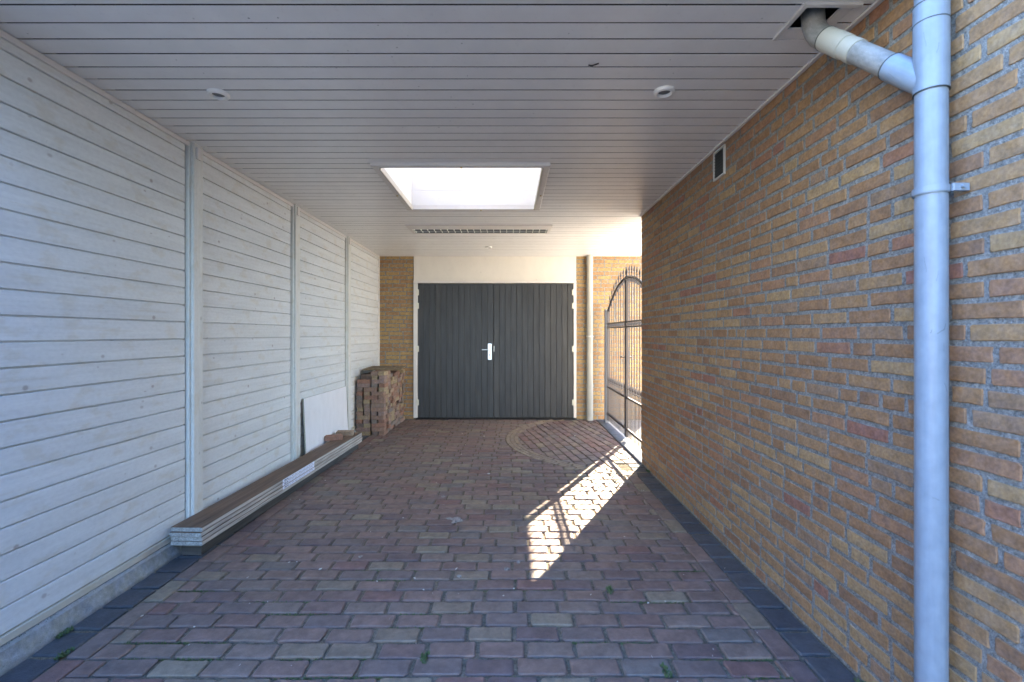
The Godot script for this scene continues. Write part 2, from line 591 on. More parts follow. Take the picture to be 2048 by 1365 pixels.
func look() -> void:
	var cam := Camera3D.new()
	cam.name = "camera"
	cam.projection = Camera3D.PROJECTION_FRUSTUM
	cam.near = 0.05
	cam.far = 400.0
	cam.size = 2.0 * cam.near * 682.5 / 950.0
	cam.frustum_offset = Vector2(4.0, -14.5) / 950.0 * cam.near
	add_child(cam)
	cam.position = Vector3(0, EYE, 0)
	cam.current = true
	var at := CameraAttributesPhysical.new()
	at.frustum_near = 0.05
	at.frustum_far = 400.0
	at.frustum_focal_length = 17.0
	at.frustum_focus_distance = 4.6
	at.exposure_aperture = 3.5
	cam.attributes = at
	cam.projection = Camera3D.PROJECTION_FRUSTUM
	cam.size = 2.0 * cam.near * 682.5 / 950.0
	cam.frustum_offset = Vector2(4.0, -14.5) / 950.0 * cam.near
	var e := Environment.new()
	e.background_mode = Environment.BG_SKY
	var sk := ProceduralSkyMaterial.new()
	sk.sky_top_color = Color(.17, .43, .76)
	sk.sky_horizon_color = Color(.80, .915, .97)
	sk.sky_curve = 0.3
	sk.ground_bottom_color = Color(.3, .3, .3)
	sk.ground_horizon_color = Color(.55, .6, .66)
	sk.sun_angle_max = 12.0
	sk.sun_curve = 0.05
	e.sky = Sky.new()
	e.sky.sky_material = sk
	e.background_energy_multiplier = 1.0
	e.tonemap_mode = Environment.TONE_MAPPER_LINEAR
	e.tonemap_exposure = 13.5
	e.sdfgi_enabled = true
	e.ssao_enabled = true
	e.ssil_enabled = true
	var we := WorldEnvironment.new()
	we.name = "environment"
	we.environment = e
	add_child(we)
	var sun := DirectionalLight3D.new()
	sun.name = "sun"
	sun.light_energy = 1.5
	sun.light_color = Color(1.0, .93, .82)
	sun.light_angular_distance = 0.53
	sun.shadow_enabled = true
	add_child(sun)
	# light travels to the left and towards the lens, 31.8 degrees down
	sun.look_at_from_position(Vector3.ZERO, Vector3(-0.463, -0.62, 0.886))

func ground() -> void:
	var mb := MB.new()
	mb.quad(P(-150, -.07, -150), P(150, -.07, -150), P(150, -.07, 150), P(-150, -.07, 150))
	tag(put(mb, "ground", M.asphalt), "", "", "", "structure")
	mb = MB.new()
	box(mb, 1.49, 12, -.065, -.012, CORNER + .001, 16, 1)
	tag(put(mb, "path", M.patio), "", "", "", "structure")

# ---- the limewashed plank wall on the left
func timber_wall() -> void:
	var w := thing("timber_wall", P(WALL_L, 0, 3.5), "long wall of whitewashed horizontal boards between white posts", "wall")
	var mb := MB.new()
	box(mb, WALL_L - .16, WALL_L - .022, 0, CEIL + .25, -.05, BACK, 1)
	put(mb, "backing", M.cream, w)
	var posts := [0.11, 1.56, 3.0, 4.44, 5.90]
	var top := EYE + 1.147 + .1076
	for s in posts.size():
		var d0: float = posts[s] + .118
		var d1: float = posts[s + 1] - .008 if s + 1 < posts.size() else BACK - .03
		for k in 23:
			var h1 := top - k * .1076
			var h0 := h1 - .1076
			if k == 0:
				h1 = CEIL - .012
			var x := WALL_L + rng.randf_range(-.0012, .0012)
			mb = MB.new()
			# face with a small bevel on the lower lip and a deep groove under it
			var pr := PackedVector2Array([Vector2(x - .02, h0), Vector2(x - .012, h0), Vector2(x - .011, h0 + .0052), Vector2(x - .004, h0 + .0056), Vector2(x, h0 + .0085), Vector2(x, h1 - .003), Vector2(x - .003, h1 - .0006), Vector2(x - .02, h1 - .0008)])
			extrude(mb, pr, 2, -d1, -d0, Vector2(rng.randf() * 7.0, rng.randf() * 5.0))
			put(mb, "board", M["lime_%d" % rng.randi_range(0, 4)], w)
		mb = MB.new()
		var p: float = posts[s]
		# stepped post: a lip on the near side, then the flat face
		var pp := PackedVector2Array([Vector2(-(p + .008), WALL_L - .02), Vector2(-(p + .008), WALL_L + .013), Vector2(-(p + .012), WALL_L + .017), Vector2(-(p + .026), WALL_L + .017), Vector2(-(p + .026), WALL_L + .030), Vector2(-(p + .030), WALL_L + .034), Vector2(-(p + .116), WALL_L + .034), Vector2(-(p + .120), WALL_L + .030), Vector2(-(p + .120), WALL_L - .02)])
		extrude(mb, pp, 1, .086, CEIL - .001, Vector2(s * .7, s * .3))
		put(mb, "post", M.post_paint, w)
		mb = MB.new()
		box(mb, WALL_L + .0345, WALL_L + .047, CEIL - .098, CEIL - .022, p + .046, p + .085, 1, .003)
		put(mb, "bracket", M.white_trim, w)
	mb = MB.new()
	box(mb, WALL_L - .02, WALL_L + .008, .086, .1195, -.05, BACK - .01, 2, .002)
	put(mb, "sill_strip", M.cream, w)
	mb = MB.new()
	box(mb, WALL_L + .0015, WALL_L + .016, CEIL - .03, CEIL - .002, 1.56, BACK - .01, 2, .003)
	put(mb, "top_strip", M.white_trim, w)
	mb = MB.new()
	box(mb, WALL_L - .015, WALL_L + .016, .12, CEIL - .0305, BACK - .03, BACK - .006, 1, .003)
	put(mb, "corner_strip", M.white_trim, w)
	mb = MB.new()
	var kp := PackedVector2Array([Vector2(WALL_L - .02, -.06), Vector2(WALL_L - .02, .0855), Vector2(WALL_L + .012, .083), Vector2(WALL_L + .024, .072), Vector2(WALL_L + .040, .012), Vector2(WALL_L + .044, -.06)])
	extrude(mb, kp, 2, -BACK + .01, .05)
	put(mb, "footing", M.concrete, w)

func garden_fence() -> void:
	var f := thing("garden_fence", P(WALL_L - .1, 0, -4), "tall pale board fence continuing the timber wall towards the street", "fence")
	var k := 0
	while k * .15 < 2.5:
		var mb := MB.new()
		box(mb, WALL_L - .11, WALL_L - .085, .03 + k * .15, .172 + k * .15, -8, -.08, 2, .003, Vector2(k, k * .4))
		put(mb, "board", M.lime_1, f)
		k += 1
	for i in 6:
		var mb := MB.new()
		box(mb, WALL_L - .19, WALL_L - .112, -.06, 2.6, -.2 - i * 1.55, -.12 - i * 1.55, 1, .004)
		put(mb, "post", M.post_paint, f)

# ---- brick courses: returns [centre, length, height] along a run
func courses(from: float, to: float, h_top: float) -> Array:
	var out := []
	var k := 0
	while k * .0625 + .05 < h_top:
		var p := from
		var odd := k % 2 == 1
		var first := true
		while p < to - .03:
			var l := .21
			if first:
				l = .10 if odd else .21
				if rng.randf() < .25: l = .155
			elif rng.randf() < .20:
				l = .10
			l += rng.randf_range(-.003, .003)
			first = false
			l = minf(l, to - p)
			if to - p - l < .06: l = to - p
			out.append([p + l * .5, l, k * .0625 + .006 + .025])
			p += l + rng.randf_range(.010, .014)
		k += 1
	return out

var stretcher := []
var header := []

func brick_meshes() -> void:
	for i in 9:
		var mb := MB.new()
		block(mb, worn(.2065, .0500, .0034, .005), Vector3.ZERO, Vector3.RIGHT, Vector3.UP, .028, .0026, .0022, .0006)
		stretcher.append(mb.mesh())
	for i in 6:
		var mb := MB.new()
		block(mb, worn(.0985, .0500, .0034, .005), Vector3.ZERO, Vector3.RIGHT, Vector3.UP, .028, .0026, .0022, .0006)
		header.append(mb.mesh())

func tone(n: int, odd: float) -> int:
	if rng.randf() < odd:
		return rng.randi_range(0, n - 1)
	return rng.randi_range(0, mini(4, n - 1))

func wall_tone(at := Vector3.ZERO) -> int:
	var q := rng.randf()
	var drift := sin(at.z * 1.9 + at.y * 2.7 + at.x) + sin(at.z * .7 - at.y * 4.1) * .8
	if drift > .7 and q > .45: return [1, 3, 4].pick_random()
	if drift < -.7 and q > .45: return [0, 2, 5].pick_random()
	if q < .014: return 9
	if q < .045: return 8
	if q < .28: return rng.randi_range(5, 7)
	return rng.randi_range(0, 4)

# lays bricks on a vertical face; those with the largest picture become parts, the rest one joined part
func lay(parent: Node3D, list: Array, place: Callable, turn: Basis, most: int) -> void:
	if stretcher.is_empty():
		brick_meshes()
	var scored := []
	for b in list:
		var at: Vector3 = place.call(b[0], b[2])
		var to := at - Vector3(0, EYE, 0)
		var dep := -at.z
		var inside: bool = dep > 0.3 and absf(at.x / dep) < 1.13 and absf((at.y - EYE) / dep) < .77
		var size: float = b[1] * absf(turn.z.dot(to.normalized())) / to.length_squared()
		scored.append([size if inside else 0.0, at, b[1]])
	scored.sort_custom(func(p, q): return p[0] > q[0])
	var rest := MB.new()
	for i in scored.size():
		var l: float = scored[i][2]
		var at: Vector3 = scored[i][1] + turn.z * rng.randf_range(-.0012, .0018)
		var small := l < .145
		var k: int = wall_tone(scored[i][1]) if turn.z.z < .5 else [0, 2, 5, 10, 10].pick_random()
		var tilt := turn * Basis(Vector3(0, 0, 1), rng.randf_range(-.006, .006)) * Basis(Vector3(0, 1, 0), rng.randf_range(-.005, .005))
		if i < most and scored[i][0] > 0:
			var o := put(header.pick_random() if small else stretcher.pick_random(), "brick", M["wall_brick_%d" % k], parent, true)
			var t := Transform3D(tilt.scaled_local(Vector3(l / (.10 if small else .208), rng.randf_range(.97, 1.02), 1)), at)
			if rng.randf() < .5:
				t = t.rotated_local(Vector3(0, 0, 1), PI)
			o.transform = parent_world(parent).affine_inverse() * t
		else:
			rest.col = WALL_TONES[k]
			block(rest, worn(l - .0015, .0500, .0034, .005), at, tilt.x, tilt.y, .028, .0026, .0022, .0006)
	if rest.v.size() > 0:
		var o := put(rest, "brickwork", M.wall_brick_v, parent)
		o.set_meta("kind", "stuff")

func house() -> void:
	var w := thing("brick_house", P(WALL_R, 0, 2.5), "tan and orange brick house wall with grey mortar joints beside the driveway", "building")
	var mb := MB.new()
	box(mb, WALL_R + .0030, 8, -.06, 5.0, -7, CORNER - .0045, 1)
	put(mb, "wall", M.mortar, w)
	rng.seed = 31
	var list := courses(0, 4.05, 2.80)
	var turn := Basis(Vector3(0, 0, 1), Vector3(0, 1, 0), Vector3(-1, 0, 0))
	lay(w, list, func(s, h): return P(WALL_R, h, CORNER - s), turn, 300)
	# the rear face, out of sight but lit by the sun
	var rear := courses(0, 2.2, 2.9)
	var back := MB.new()
	for b in rear:
		back.col = WALL_TONES[wall_tone()]
		block(back, worn(b[1], .0505, .0028, .004), P(WALL_R + .01 + b[0], b[2], CORNER), Vector3(-1, 0, 0), Vector3(0, 1, 0), .02, .003, .0028)
	var rp := MB.new()
	box(rp, WALL_R + .5, WALL_R + 3.4, .02, 2.60, CORNER + .012, CORNER + .045, 1, .004)  # added white panel, unseen, bounces sunlight onto the garage wall and gate
	put(rp, "added_bounce_panel", M.white_wood, w)
	put(back, "rear_brickwork", M.wall_brick_v, w).set_meta("kind", "stuff")

func garage() -> void:
	var g := thing("garage", P(-.23, 0, BACK), "tan brick garage front with a cream panel above charcoal double doors", "garage")
	var y0 := -1.507
	var y1 := 1.038
	var mb := MB.new()
	box(mb, WALL_L - .3, y0, -.06, 2.9, BACK + .0045, 12, 1)
	box(mb, y1, 2.19, -.06, 2.9, BACK + .0045, 12, 1)
	box(mb, y0, y1, -.06, 2.9, BACK + .10, 11.9, 1)
	put(mb, "wall", M.mortar, g)
	rng.seed = 47
	var turn := Basis(Vector3(1, 0, 0), Vector3(0, 1, 0), Vector3(0, 0, 1))
	lay(g, courses(0, .548, 2.58), func(s, h): return P(y0 - .002 - s, h, BACK), turn, 130)
	lay(g, courses(0, 1.148, 2.58), func(s, h): return P(y1 + .002 + s, h, BACK), turn, 165)
	# cream panel above the doors
	mb = MB.new()
	box(mb, y0 + .004, y1 - .004, 2.168, CEIL + .05, BACK - .004, BACK + .05, 0, .003)
	put(mb, "panel", M.door_panel, g)
	# frame
	var f := Node3D.new()
	f.name = "door_frame"
	g.add_child(f)
	mb = MB.new()
	box(mb, y0 + .002, -1.446, .03, 2.13, BACK - .022, BACK + .06, 1, .004)
	put(mb, "jamb", M.white_trim, f)
	mb = MB.new()
	box(mb, .992, y1 - .002, .03, 2.13, BACK - .022, BACK + .06, 1, .004)
	put(mb, "jamb", M.white_trim, f)
	mb = MB.new()
	box(mb, y0 + .002, y1 - .002, 2.1305, 2.166, BACK - .024, BACK + .06, 0, .004)
	put(mb, "head", M.white_trim, f)
	mb = MB.new()
	box(mb, y0 + .03, y1 - .03, -.05, .012, BACK - .004, BACK + .09, 0)
	put(mb, "threshold", M.black, f)
	# two leaves of upright boards
	rng.seed = 52
	for leaf in 2:
		var x0 := -1.442 if leaf == 0 else -.254
		var x1 := -.260 if leaf == 0 else .988
		var n := 13 if leaf == 0 else 14
		var dr := Node3D.new()
		dr.name = "door"
		g.add_child(dr, true)
		mb = MB.new()
		box(mb, x0, x1, .028, 2.126, BACK + .014, BACK + .05, 1)
		put(mb, "core", M.door_0, dr)
		var pitch := (x1 - x0) / n
		for k in n:
			mb = MB.new()
			var a := x0 + k * pitch + .0013
			var b := x0 + (k + 1) * pitch - .0013
			var jd := rng.randf_range(-.0007, .0007)
			extrude(mb, rect(-(BACK + .016), a, -(BACK - .002 + jd), b, .0042), 1, .029, 2.125, Vector2(rng.randf() * 5, rng.randf() * 5))
			put(mb, "board", M["door_%d" % rng.randi_range(0, 3)], dr)
		var hx := x0 if leaf == 0 else x1
		for h in [1.985, 1.775, 1.105, .27]:
			mb = MB.new()
			bar(mb, P(hx, h - .05, BACK - .026), P(hx, h - .002, BACK - .026), .0085, 10)
			bar(mb, P(hx, h + .002, BACK - .026), P(hx, h + .05, BACK - .026), .0085, 10)
			box(mb, hx - .022, hx + .022, h - .045, h + .045, BACK - .0255, BACK - .0215, 1)
			put(mb, "hinge", M.hinge, dr)
		if leaf == 0:
			mb = MB.new()
			box(mb, -.346, -.288, .935, 1.185, BACK - .0115, BACK - .003, 1, .003)
			var pl := put(mb, "lock_plate", M.steel, dr)
			mb = MB.new()
			bar(mb, P(-.317, 1.092, BACK - .012), P(-.317, 1.092, BACK - .058), .011, 10)
			tube(mb, PackedVector3Array([P(-.317, 1.092, BACK - .052), P(-.34, 1.092, BACK - .058), P(-.437, 1.092, BACK - .058)]), .0095, 10)
			put(mb, "handle", M.steel, dr)
			mb = MB.new()
			bar(mb, P(-.317, 1.018, BACK - .012), P(-.317, 1.018, BACK - .016), .009, 12)
			box(mb, -.3215, -.3125, .988, 1.016, BACK - .015, BACK - .012, 1)
			put(mb, "keyhole", M.black, dr)
		else:
			mb = MB.new()
			box(mb, -.2555, -.244, 1.06, 1.15, BACK - .0105, BACK - .003, 1, .002)
			put(mb, "strike_plate", M.galvanised, dr)

# ---- carport roof with its slatted ceiling
func roof() -> void:
	var r := thing("carport_roof", P(-.3, CEIL, 4.5), "flat carport roof with a white slatted ceiling underneath", "roof")
	rng.seed = 61
	var x_l := WALL_L + .003
	var k := 0
	var d := 1.56
	while d < BACK - .02:
		var d1 := minf(d + LAMEL, BACK - .002)
		var x_r := WALL_R - .004 if d1 < CORNER + .02 else 2.029
		var runs := [[x_l, x_r]]
		var mid := (d + d1) * .5
		if mid > 3.40 and mid < 4.59:
			runs = [[x_l, -.975], [.27, x_r]]
		elif mid > 5.31 and mid < 5.73:
			runs = [[x_l, -1.16], [.465, x_r]]
		elif mid > 1.76 and mid < 1.97:
			runs = [[x_l, 1.10], [1.285, x_r]]
		for run in runs:
			var mb := MB.new()
			var dy := rng.randf_range(-.0006, .0006)
			var y := CEIL + dy
			var pr := PackedVector2Array([Vector2(y + .0016, -d1 + .0086), Vector2(y + .0006, -d1 + .0086), Vector2(y, -d1 + .0102), Vector2(y, -d - .0014), Vector2(y + .0006, -d), Vector2(y + .0016, -d)])
			extrude(mb, pr, 0, run[0], run[1], Vector2(rng.randf() * 4, rng.randf() * 4))
			put(mb, "ceiling_board", M["lamel_%d" % rng.randi_range(0, 2)], r)
		d += LAMEL
		k += 1
	# deck above, open over the skylight
	var mb := MB.new()
	box(mb, WALL_L - .16, WALL_R, CEIL + .06, CEIL + .24, 1.545, 3.42, 1)
	box(mb, WALL_L - .16, -.965, CEIL + .06, CEIL + .24, 3.42, 4.57, 1)
	box(mb, .26, WALL_R, CEIL + .06, CEIL + .24, 3.42, 4.57, 1)
	box(mb, WALL_L - .16, WALL_R, CEIL + .06, CEIL + .24, 4.57, CORNER, 1)
	box(mb, WALL_L - .16, 2.03, CEIL + .06, CEIL + .24, CORNER, BACK + .004, 1)
	put(mb, "deck", M.roofing, r)
	mb = MB.new()
	box(mb, WALL_L - .16, WALL_R - .002, CEIL - .03, CEIL + .26, 1.52, 1.5445, 0, .004)
	put(mb, "fascia", M.white_trim, r)
	mb = MB.new()
	box(mb, 2.0305, 2.052, CEIL + .002, CEIL + .26, CORNER + .002, BACK + .003, 2, .004)
	put(mb, "fascia", M.white_trim, r)
	mb = MB.new()
	box(mb, WALL_R - .024, WALL_R - .0025, CEIL - .0125, CEIL - .001, 1.56, CORNER - .003, 2, .002)
	put(mb, "edge_strip", M.white_trim, r)
	mb = MB.new()
	box(mb, x_l, 2.028, CEIL - .012, CEIL - .001, BACK - .026, BACK - .0255 + .018, 0, .002)
	put(mb, "edge_strip", M.white_trim, r)
	# cover plates round the waste pipe
	for q in [[1.103, 1.284, 1.902, 1.968], [1.240, 1.284, 1.764, 1.9015]]:
		var pm := MB.new()
		box(pm, q[0], q[1], CEIL + .001, CEIL + .008, q[2], q[3], 0)
		put(pm, "cover_plate", M.lamel_1, r)
	# trim round the hole for the waste pipe
	for q in [[1.085, 1.30, 1.745, 1.762], [1.085, 1.102, 1.762, 1.96]]:
		mb = MB.new()
		box(mb, q[0], q[1], CEIL - .010, CEIL + .03, q[2], q[3], 1)
		put(mb, "hole_trim", M.white_trim, r)
	mb = MB.new()
	tube(mb, PackedVector3Array([P(.355, CEIL - .003, 2.15), P(.372, CEIL - .007, 2.148), P(.39, CEIL - .004, 2.142), P(.40, CEIL - .001, 2.14)]), .0028, 6)
	put(mb, "hook", M.black, r)

func skylight() -> void:
	var s := thing("skylight", P(-.35, CEIL, 4.0), "square skylight shaft with white boarded sides and a worn beige frame", "skylight")
	var x0 := -.945
	var x1 := .238
	var d0 := 3.425
	var d1 := 4.565
	var mb: MB
	# frame pieces hang a little below the ceiling
	for q in [[x0 - .05, x1 + .05, d0 - .045, d0 - .001], [x0 - .05, x1 + .05, d1 + .001, d1 + .045]]:
		mb = MB.new()
		box(mb, q[0], q[1], CEIL - .026, CEIL + .06, q[2], q[3], 0, .005)
		put(mb, "frame", M.white_trim, s)
	for q in [[x0 - .05, x0 - .001], [x1 + .001, x1 + .05]]:
		mb = MB.new()
		box(mb, q[0], q[1], CEIL - .024, CEIL + .06, d0 + .0, d1 - .0, 2, .005)
		put(mb, "frame", M.white_trim, s)
	# inner bead
	for q in [[x0 - .0005, x0 + .010], [x1 - .010, x1 + .0005]]:
		mb = MB.new()
		box(mb, q[0], q[1], CEIL - .036, CEIL + .012, d0 + .012, d1 - .012, 2, .003)
		put(mb, "bead", M.cream, s)
	for q in [[-.35, d0 - .02], [-.28, d1 + .02], [x0 - .028, 4.1], [x1 + .028, 4.1]]:
		mb = MB.new()
		lathe(mb, P(q[0], CEIL - .034, q[1]), PackedVector2Array([Vector2(.001, 0), Vector2(.008, .001), Vector2(.009, .008)]), 10)
		put(mb, "screw", M.brass, s)
	for k in 3:
		var h0 := CEIL + .013 + k * .142
		var h1 := h0 + .1412
		for q in [[x0, x1, d0 - .012, d0], [x0, x1, d1, d1 + .012]]:
			mb = MB.new()
			box(mb, q[0], q[1], h0, h1, q[2], q[3], 0, .0016, Vector2(k, k * .3))
			put(mb, "shaft_board", M.white_wood, s)
		for q in [[x0 - .012, x0], [x1, x1 + .012]]:
			mb = MB.new()
			box(mb, q[0], q[1], h0, h1, d0, d1, 2, .0016, Vector2(k * .4, k * .7))
			put(mb, "shaft_board", M.white_wood, s)
	mb = MB.new()
	for q in [[x0 - .04, x1 + .04, d0 - .04, d0 - .013], [x0 - .04, x1 + .04, d1 + .013, d1 + .04]]:
		box(mb, q[0], q[1], CEIL + .062, CEIL + .44, q[2], q[3], 1)
	for q in [[x0 - .04, x0 - .013], [x1 + .013, x1 + .04]]:
		box(mb, q[0], q[1], CEIL + .062, CEIL + .44, d0 - .012, d1 + .012, 1)
	put(mb, "kerb", M.white_trim, s)
	# opal dome
	mb = MB.new()
	var nx := 12
	for i in nx:
		for j in nx:
			var c := []
			for q in [[0, 0], [1, 0], [1, 1], [0, 1]]:
				var u: float = float(i + q[0]) / nx
				var w: float = float(j + q[1]) / nx
				var hh := .17 * sqrt(sin(u * PI) * sin(w * PI)) if u > 0 and u < 1 and w > 0 and w < 1 else 0.0
				c.append(P(lerpf(x0 - .05, x1 + .05, u), CEIL + .445 + hh, lerpf(d0 - .05, d1 + .05, w)))
			mb.quad(c[0], c[1], c[2], c[3])
	put(mb, "dome", M.opal, s)

func ceiling_lights() -> void:
	var spots := [[-1.48, 2.41, "round white recessed spotlight in the ceiling near the whitewashed wall", .052], [.775, 2.385, "round white recessed spotlight in the ceiling near the brick house wall", .052], [-.30, 6.66, "small round white recessed spotlight in the ceiling before the garage doors", .048]]
	for q in spots:
		var t := thing("spotlight", P(q[0], CEIL, q[1]), q[2], "spotlight", "recessed ceiling spotlights")
		var r: float = q[3]
		var o := P(q[0], CEIL, q[1])
		var mb := MB.new()
		lathe(mb, o, PackedVector2Array([Vector2(r * .58, .004), Vector2(r * .60, -.008), Vector2(r * .72, -.0165), Vector2(r * .93, -.0135), Vector2(r, -.004), Vector2(r, .002)]), 28)
		put(mb, "ring", M.spot_ring, t)
		mb = MB.new()
		lathe(mb, o, PackedVector2Array([Vector2(.0005, -.0026), Vector2(r * .3, -.0028), Vector2(r * .60, -.0034)]), 24)
		put(mb, "lens", M.spot_glass, t)
	# long louvred fluorescent fitting
	var x0 := -1.17
	var x1 := .475
	var d0 := 5.30
	var d1 := 5.735
	var l := thing("fluorescent_light", P(-.35, CEIL, 5.5), "long recessed fluorescent light with a two row metal louvre", "ceiling light")
	var mb := MB.new()
	box(mb, x0, x1, CEIL - .014, CEIL + .05, d0, d0 + .185, 0, .004)
	put(mb, "frame", M.white_trim, l)
	mb = MB.new()
	box(mb, x0, x1, CEIL - .014, CEIL + .05, d1 - .028, d1, 0, .004)
	put(mb, "frame", M.white_trim, l)
	for q in [[x0, x0 + .035], [x1 - .035, x1]]:
		mb = MB.new()
		box(mb, q[0], q[1], CEIL - .013, CEIL + .05, d0 + .1855, d1 - .0285, 2, .003)
		put(mb, "frame", M.white_trim, l)
	mb = MB.new()
	box(mb, x0 + .01, x1 - .01, CEIL + .012, CEIL + .018, d0 + .01, d1 - .01, 0)
	put(mb, "housing", M.louvre, l)
	for dd in [d0 + .19, (d0 + .185 + d1 - .028) * .5, d1 - .033]:
		mb = MB.new()
		box(mb, x0 + .036, x1 - .036, CEIL - .010, CEIL + .0115, dd - .003, dd + .003, 0)
		put(mb, "louvre_rail", M.louvre_blade, l)
	for i in 21:
		var x := lerpf(x0 + .05, x1 - .05, i / 20.0)
		mb = MB.new()
		box(mb, x - .003, x + .003, CEIL - .008, CEIL + .0113, d0 + .195, d1 - .038, 2)
		put(mb, "louvre_blade", M.louvre, l)
	for dd in [d0 + .245, d1 - .085]:
		mb = MB.new()
		bar(mb, P(x0 + .04, CEIL + .003, dd), P(x1 - .04, CEIL + .003, dd), .006, 10)
		put(mb, "tube", M.lamp_glass, l)

# ---- paving
func circle_poly(c: Vector2, r: float) -> PackedVector2Array:
	var a := PackedVector2Array()
	for i in 120:
		a.append(c + Vector2(cos(TAU * i / 120.0), sin(TAU * i / 120.0)) * r)
	return a

func paving() -> void:
	var base := MB.new()
	box(base, WALL_L + .045, WALL_R + .003, -.06, -.0095, -8, BACK + .05, 1)
	box(base, WALL_R + .004, 1.485, -.06, -.0095, CORNER - .002, BACK + .003, 1)
	var pv := put(base, "pavement", M.sand)
	tag(pv, "", "", "", "structure")
	rng.seed = 71
	var CC := Vector2(1.61, 6.08)
	var disc := circle_poly(CC, 1.672)
	var inner := circle_poly(CC, 1.505)
	var field := PackedVector2Array([Vector2(-1.742, .5), Vector2(1.098, .5), Vector2(1.098, CORNER), Vector2(1.335, CORNER), Vector2(1.335, BACK - .01), Vector2(-1.742, BACK - .01)])
	var shapes := []
	for i in 10:
		var mb := MB.new()
		block(mb, worn(.1975, .0955, .0048, .010), Vector3.ZERO, Vector3.RIGHT, Vector3(0, 0, -1), .05, .0050, .0040, .0010)
		shapes.append(mb.mesh())
	var list := [] # [outline in X,d or empty, centre, angle, kind, whole]
	var row := 0
	var d := .5
	while d < BACK - .02:
		var x := -1.742 - (.105 if row % 2 == 1 else 0.0) - rng.randf() * .02
		if row % 2 == 0: x -= rng.randf() * .06
		while x < 1.335:
			var l := .2 + rng.randf_range(-.004, .005)
			var wob := .006 * sin(x * 1.7 + d * .9) + .004 * sin(x * 4.1 - d * 2.3)
			var c := Vector2(x + l * .5, d + .0485 + wob)
			var ang := rng.randf_range(-.012, .012)
			list.append([c, ang, l, 0])
			x += l + rng.randf_range(.005, .011)
		d += .1045
		row += 1
	# the fan inside the ring runs the other way, turned a little
	var dirv := Vector2(.155, -1).normalized()
	var across := Vector2(1, .155).normalized()
	for i in range(-4, 18):
		var s := -rng.randf() * .2
		while s < 3.6:
			var bend := .05 * sin((s - 1.2) * 1.1)
			var c := Vector2(.05, 7.55) + across * (i * .1045 + bend) + dirv * (s + .1)
			list.append([c, dirv.angle() + rng.randf_range(-.015, .015), .2 + rng.randf_range(-.006, .004), 1])
			s += .209
	var cand := []
	var rest := MB.new()
	for b in list:
		var c: Vector2 = b[0]
		var o := worn(b[2] - .0025, .0955, .0048, .010)
		var q := PackedVector2Array()
		for p in o:
			q.append(c + p.rotated(b[1]))
		var whole: bool = Geometry2D.clip_polygons(q, field).is_empty()
		var pieces := []
		if b[3] == 0:
			var hit := not Geometry2D.intersect_polygons(q, disc).is_empty()
			if whole and not hit:
				pieces = [q]
			else:
				whole = false
				for p in Geometry2D.intersect_polygons(q, field):
					pieces.append_array(Geometry2D.clip_polygons(p, disc))
		else:
			var in_disc := Geometry2D.clip_polygons(q, inner).is_empty()
			if whole and in_disc:
				pieces = [q]
			else:
				whole = false
				for p in Geometry2D.intersect_polygons(q, inner):
					pieces.append_array(Geometry2D.intersect_polygons(p, field))
		for p in pieces:
			if Geometry2D.triangulate_polygon(p).is_empty():
				continue
			var area := 0.0
			var m := Vector2.ZERO
			for i in p.size():
				area += p[i].cross(p[(i + 1) % p.size()]) * .5
				m += p[i]
			m /= p.size()
			if absf(area) < .0009:
				continue
			var seen: float = absf(area) / pow(m.length_squared() + 1.8, 1.5) if m.y > 1.74 and absf(m.x / m.y) < 1.1 else 0.0
			cand.append([seen, p, m, whole, c, b[1], b[2]])
	cand.sort_custom(func(u, v): return u[0] > v[0])
	for i in cand.size():
		var t := tone(PAVE_TONES.size(), .6)
		var y := rng.randf_range(-.0028, .003)
		var m: Vector2 = cand[i][2]
		if i < 300 and cand[i][0] > 0:
			if cand[i][3]:
				var o := put(shapes.pick_random(), "paving_brick", M["paver_%d" % t], pv, true)
				var bs := Basis(Vector3.UP, cand[i][5]) * Basis(Vector3.RIGHT, rng.randf_range(-.012, .012)) * Basis(Vector3(0, 0, 1), rng.randf_range(-.008, .008))
				if rng.randf() < .5:
					bs = bs * Basis(Vector3.UP, PI)
				o.transform = Transform3D(bs.scaled_local(Vector3(cand[i][6] / .2, 1, rng.randf_range(.98, 1.02))), P(cand[i][4].x, y, cand[i][4].y))
			else:
				var mb := MB.new()
				block(mb, cand[i][1], Vector3(0, y, 0), Vector3.RIGHT, Vector3(0, 0, -1), .05, .0055, .0045)
				put(mb, "paving_brick", M["paver_%d" % t], pv)
		else:
			rest.col = PAVE_TONES[t]
			var e1 := Vector3(1, rng.randf_range(-.01, .01), 0).normalized()
			var e2 := Vector3(0, rng.randf_range(-.012, .012), -1).normalized()
			var local := PackedVector2Array()
			for p in cand[i][1]:
				local.append(p - m)
			block(rest, local, P(m.x, y, m.y), e1, e2, .05, .0055, .0045, .001)
	# soldier rows on both sides and the ring of narrow yellow bricks, all cut to the same field
	for side in 2:
		var dd := .5
		while dd < BACK - .15:
			var l := .2 + rng.randf_range(-.004, .004)
			var xc := -1.796 if side == 0 else 1.152
			var c := Vector2(xc + rng.randf_range(-.002, .002), dd + l * .5)
			if side == 1 and c.distance_to(CC) < 1.77:
				break
			var mb := MB.new()
			var o := PackedVector2Array()
			for p in worn(.098, l, .003, .009):
				o.append(p.rotated(rng.randf_range(-.003, .003)))
			block(mb, o, P(c.x, rng.randf_range(-.001, .002), c.y), Vector3.RIGHT, Vector3(0, 0, -1), .05, .006, .0045)
			put(mb, "border_brick", M["paver_%d" % tone(PAVE_TONES.size(), .5)], pv)
			dd += l + .009
